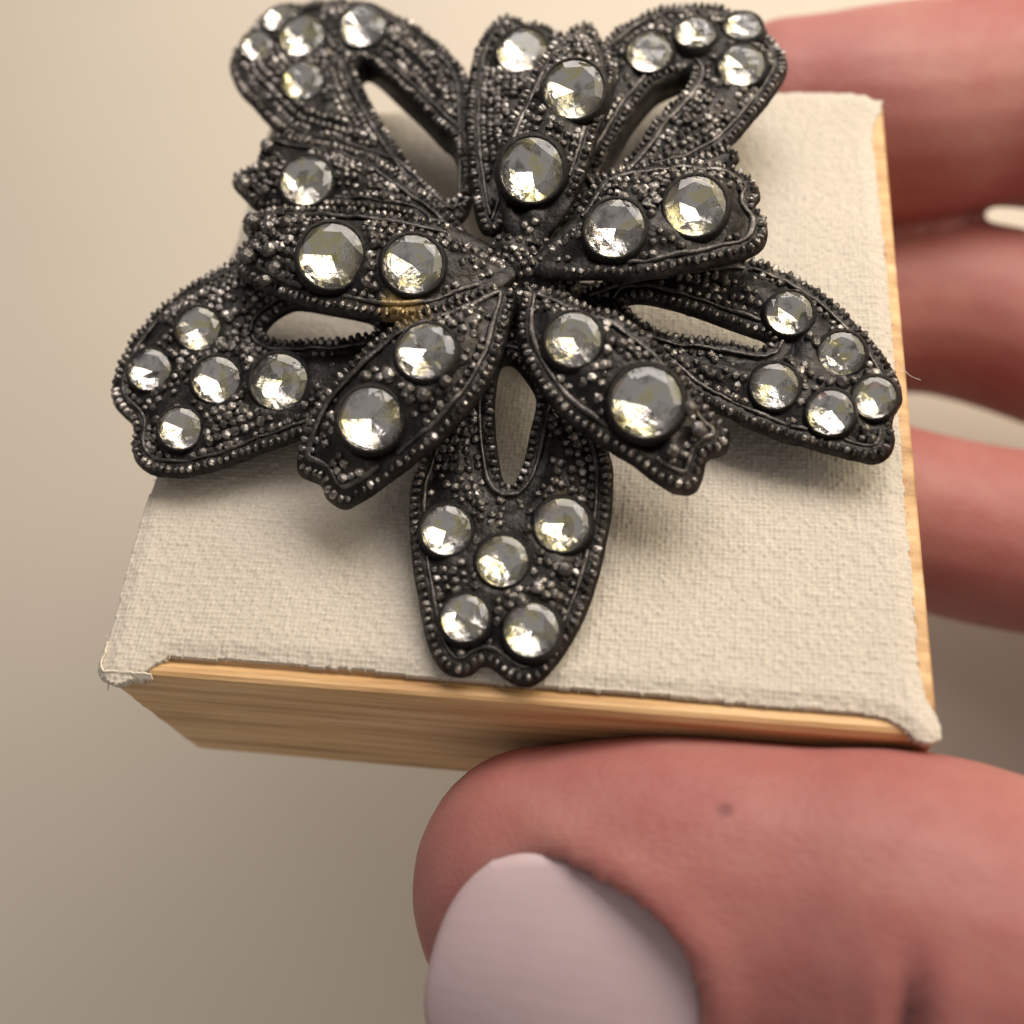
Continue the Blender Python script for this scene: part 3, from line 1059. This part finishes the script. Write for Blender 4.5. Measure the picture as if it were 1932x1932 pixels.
petal('inner_petal', TI, z_inner, [(1083, 168, 57, 56), (1003, 320, 58, 60)], bulge=0.09, wire=0.018, cut=0.40)
petal('inner_petal', LL, z_inner, [(803, 662, 57, 51), (698, 790, 60, 60)], extra_knobs=[(690, 712, .042), (735, 708, .045), (772, 735, .04), (800, 745, .045), (840, 720, .04)], bulge=0.09, wire=0.018, cut=0.40)
petal('inner_petal', LR, z_inner, [(1082, 640, 53, 51), (1220, 758, 62, 68)], extra_knobs=[(1172, 648, .04), (1300, 770, .045), (1318, 810, .045), (1140, 690, .035), (1270, 850, .04)], bulge=0.09, wire=0.018, cut=0.40)
HUB = [(985 + (105 + 18 * math.sin(3 * a)) * math.cos(a), 512 + (88 + 14 * math.cos(2 * a)) * math.sin(a)) for a in np.linspace(0, 2 * math.pi, 14, endpoint=False)]
petal('hub', HUB, z_hub, [], bulge=0.02, rim=False, gran=0.058, gsize=0.029, th=0.2)

# pin bar behind the flower, on which it stands on the cloth
bm = bmesh.new()
bmesh.ops.create_cube(bm, size=1.0, matrix=Matrix.Translation((0, 0.2, 0.22)) @ Matrix.Diagonal((0.8, 0.16, 0.36, 1)))
bmesh.ops.bevel(bm, geom=bm.edges[:], offset=0.03, segments=2, affect='EDGES')
local(bm_obj('pin_bar', bm, M_DARK), brooch)

# ------------------------------------------------------------------ the hand
def tube_solid(bm, pts, radii, flat=None, side=None, sub=6, k=20):
    """closed loft with rounded ends; radii = (r_side, r_other)"""
    C = spline(pts, False, sub)
    Rr = spline([(r if isinstance(r, tuple) else (r, r)) for r in radii], False, sub)
    n = len(C)
    T = np.gradient(C, axis=0)
    T /= np.linalg.norm(T, axis=1)[:, None]
    sd = np.array(side if side is not None else (0, 0, 1.0))
    rings = []
    def ring(c, t, a, b):
        s = sd - t * (sd @ t)
        s /= np.linalg.norm(s)
        o = np.cross(t, s)
        return [bm.verts.new(c + s * (math.cos(2 * math.pi * j / k) * a) + o * (math.sin(2 * math.pi * j / k) * b)) for j in range(k)]
    caps0, caps1 = [], []
    for q in (80, 65, 48, 32, 16):
        a = math.radians(q)
        rm = Rr[0].mean()
        caps0.append(ring(C[0] - T[0] * rm * math.sin(a), T[0], Rr[0][0] * math.cos(a), Rr[0][1] * math.cos(a)))
    for i in range(n):
        rings.append(ring(C[i], T[i], Rr[i][0], Rr[i][1]))
    for q in (16, 32, 48, 65, 80):
        a = math.radians(q)
        rm = Rr[-1].mean()
        caps1.append(ring(C[-1] + T[-1] * rm * math.sin(a), T[-1], Rr[-1][0] * math.cos(a), Rr[-1][1] * math.cos(a)))
    allr = caps0 + rings + caps1
    for a, b in zip(allr[:-1], allr[1:]):
        for j in range(k):
            bm.faces.new((a[j], a[(j + 1) % k], b[(j + 1) % k], b[j]))
    bm.faces.new(allr[0][::-1])
    bm.faces.new(allr[-1])

# thumb frame: runs along the front face of the box, nail turned to the viewer
T_TIP = Vector((0.15, -3.16, -0.95))
T_IP = Vector((2.30, -3.32, -0.55))
T_AX = (T_IP - T_TIP).normalized()
T_N = Vector((-0.15, -0.58, 0.80))
T_N = (T_N - T_AX * T_N.dot(T_AX)).normalized()
T_S = T_AX.cross(T_N).normalized()
if T_S.z < 0:
    T_S = -T_S
MARK = tuple(at(1387, 1503, 0.30))

def build_hand():
    bm = bmesh.new()
    tube_solid(bm, [T_TIP + T_AX * .15, T_TIP + T_AX * 0.8, T_TIP + T_AX * 1.6, T_IP, Vector((3.4, -3.45, -0.60)), Vector((5.2, -2.9, -1.2)), Vector((7.2, -1.6, -2.4))],
               [(0.86, 0.70), (0.99, 0.82), (1.00, 0.84), (1.02, 0.90), (0.98, 0.86), (1.15, 1.05), (1.6, 1.4)], side=tuple(T_S))
    # index finger: its tip lies against the back of the box
    tube_solid(bm, [(1.75, 3.35, -0.85), (2.6, 3.38, -0.95), (3.9, 3.70, -1.1), (5.6, 3.5, -1.5), (8.2, 1.7, -2.3)],
               [(0.74, 0.74), (0.90, 0.88), (0.88, 0.86), (0.95, 0.92), (1.15, 1.1)])
    tube_solid(bm, [(0.9, 1.95, -2.46), (2.0, 2.32, -2.46), (3.4, 2.50, -2.38), (5.6, 1.7, -2.5), (8.4, 0.9, -2.8)],
               [(0.70, 0.70), (0.80, 0.80), (0.82, 0.80), (0.85, 0.85), (1.1, 1.05)])
    tube_solid(bm, [(1.0, 0.75, -2.5), (2.0, 0.62, -2.48), (3.4, 0.16, -2.42), (5.6, 0.1, -2.7), (8.4, -0.1, -3.2)],
               [(0.62, 0.62), (0.70, 0.70), (0.74, 0.74), (0.8, 0.8), (1.0, 1.0)])
    # palm and wrist, outside the frame
    tube_solid(bm, [(7.6, 1.2, -2.6), (9.5, 0.3, -3.0), (12.0, -0.8, -3.6), (15.0, -2.0, -4.3)],
               [(1.5, 2.6), (1.7, 3.0), (1.7, 2.7), (1.6, 2.2)])
    me = bpy.data.meshes.new('raw')
    bmesh.ops.recalc_face_normals(bm, faces=bm.faces)
    bm.to_mesh(me)
    bm.free()
    o = bpy.data.objects.new('raw', me)
    COL.objects.link(o)
    m = o.modifiers.new('r', 'REMESH')
    m.mode = 'VOXEL'
    m.voxel_size = 0.055
    s = o.modifiers.new('s', 'SMOOTH')
    s.iterations = 10
    s.factor = 0.5
    dg = bpy.context.evaluated_depsgraph_get()
    ev = bpy.data.meshes.new_from_object(o.evaluated_get(dg))
    bpy.data.objects.remove(o)
    V = np.zeros(len(ev.vertices) * 3, np.float32)
    ev.vertices.foreach_get('co', V)
    V = V.reshape(-1, 3).astype(float)
    N = np.zeros(len(ev.vertices) * 3, np.float32)
    ev.vertices.foreach_get('normal', N)
    N = N.reshape(-1, 3)
    # nail bed, nail folds and knuckle creases
    q = V - np.array(T_TIP)
    ta = q @ np.array(T_AX)
    ts = q @ np.array(T_S)
    tn = q @ np.array(T_N)
    front = smoothstep((N @ np.array(T_N) + 0.05) / 0.3) * (ta < 3.2) * (V[:, 1] < -1.8)
    e = nail_edge(ta, ts)
    D = 0.03 * np.exp(-((e + 0.10) / 0.09) ** 2) * front * smoothstep((ta + 0.1) / 0.5)
    dorsal = smoothstep((N @ np.array(T_N) - 0.05) / 0.5) * (V[:, 1] < -1.8)
    low = smoothstep((0.55 - ts) / 0.8)
    bend = 0.10 * np.sin(ts * 2.3) - 0.16 * (ts - 0.1)
    line = ta - 2.06 - bend
    D -= 0.23 * np.exp(-(line / .06) ** 2) * dorsal * low
    D += 0.035 * np.exp(-((line - .17) / .10) ** 2) * dorsal * low
    for t0, k, amp in ((2.30, .55, .045), (2.48, .75, .04), (1.93, -.25, .02)):   # fine folds running off the crease
        line = ta - t0 - bend - k * (ts + .25)
        D -= amp * np.exp(-(line / .045) ** 2) * dorsal * low
    w = smoothstep((e + 0.015) / 0.06) * front
    bed = (nail_height(ta, ts) - 0.045 - tn) * w
    V = V + np.array(T_N)[None] * bed[:, None]
    V = V + N * D[:, None]
    ev.vertices.foreach_set('co', V.astype(np.float32).ravel())
    ev.name = 'hand'
    ev.materials.clear()
    global MARK                                    # the thumb's small mark sits on the skin
    dr = np.array(ray(1387, 1503).normalized())
    rel = V - np.array(CAM)
    along = rel @ dr
    off = np.linalg.norm(rel - along[:, None] * dr, axis=1)
    MARK = tuple(V[np.where(off < 0.08, along, 1e9).argmin()])
    ev.materials.append(skin_mat())
    ev.polygons.foreach_set('use_smooth', np.ones(len(ev.polygons), bool))
    ev.update()
    h = bpy.data.objects.new('hand', ev)
    COL.objects.link(h)
    h['label'] = 'bare hand gripping the small box from the right, thumbnail toward the viewer'
    h['category'] = 'hand'
    return h, ev

N_S = -0.22
N_ROT = math.radians(-15)
N_A0, N_A1, N_W = -0.26, 1.16, 0.72             # nail: free edge, root, half width
def nail_edge(ta, ts):
    """signed distance-like value, positive inside the nail outline"""
    ac = (N_A1 + N_A0) / 2
    al = (N_A1 - N_A0) / 2
    da, ds = ta - ac, ts - N_S
    c, q = math.cos(N_ROT), math.sin(N_ROT)
    x = np.abs((da * c + ds * q) / al)
    y = np.abs((-da * q + ds * c) / N_W)
    return (1 - (x ** 2.7 + y ** 2.7) ** (1 / 2.7)) * N_W

def nail_height(a, s_):
    c, q = math.cos(N_ROT), math.sin(N_ROT)
    ac = (N_A1 + N_A0) / 2
    da, ds = a - ac, s_ - N_S
    u, v = da * c + ds * q, -da * q + ds * c
    return 0.81 - 0.08 * (s_ - N_S) - 0.17 * (v / N_W) ** 2 - 0.09 * np.maximum(0, -u) ** 2 - 0.05 * np.maximum(0, u) ** 2

hand, hand_me = build_hand()
bpy.context.view_layer.update()

def build_nail():
    nu, nv = 30, 24
    top, idx = [], {}
    cA = (N_A1 + N_A0) / 2
    lA = (N_A1 - N_A0) / 2
    for i in range(nu + 1):
        for j in range(nv + 1):
            u = -1 + 2 * i / nu
            v = -1 + 2 * j / nv
            # square to superellipse
            k = (abs(u) ** 2.7 + abs(v) ** 2.7) ** (1 / 2.7)
            mx = max(abs(u), abs(v))
            f = (mx / k) if k > 1e-6 else 1
            ua, vs_ = u * f * lA, v * f * N_W
            cq, sq = math.cos(N_ROT), math.sin(N_ROT)
            a, s = cA + ua * cq - vs_ * sq, N_S + ua * sq + vs_ * cq
            p = T_TIP + T_AX * a + T_S * s + T_N * float(nail_height(a, s))
            top.append(p)
    bm = bmesh.new()
    tv = [bm.verts.new(p) for p in top]
    bvv = [bm.verts.new(p - T_N * 0.05) for p in top]
    m = nv + 1
    for i in range(nu):
        for j in range(nv):
            a, b, c, d = i * m + j, (i + 1) * m + j, (i + 1) * m + j + 1, i * m + j + 1
            bm.faces.new((tv[a], tv[b], tv[c], tv[d]))
            bm.faces.new((bvv[d], bvv[c], bvv[b], bvv[a]))
    rim = [(i, 0) for i in range(nu)] + [(nu, j) for j in range(nv)] + [(i, nv) for i in range(nu, 0, -1)] + [(0, j) for j in range(nv, 0, -1)]
    for (i, j), (i2, j2) in zip(rim, rim[1:] + rim[:1]):
        a, b = i * m + j, i2 * m + j2
        bm.faces.new((tv[a], bvv[a], bvv[b], tv[b]))
    o = bm_obj('fingernail', bm, nail_mat(), hand)
    sm = o.modifiers.new('s', 'SMOOTH')
    sm.iterations = 3
build_nail()
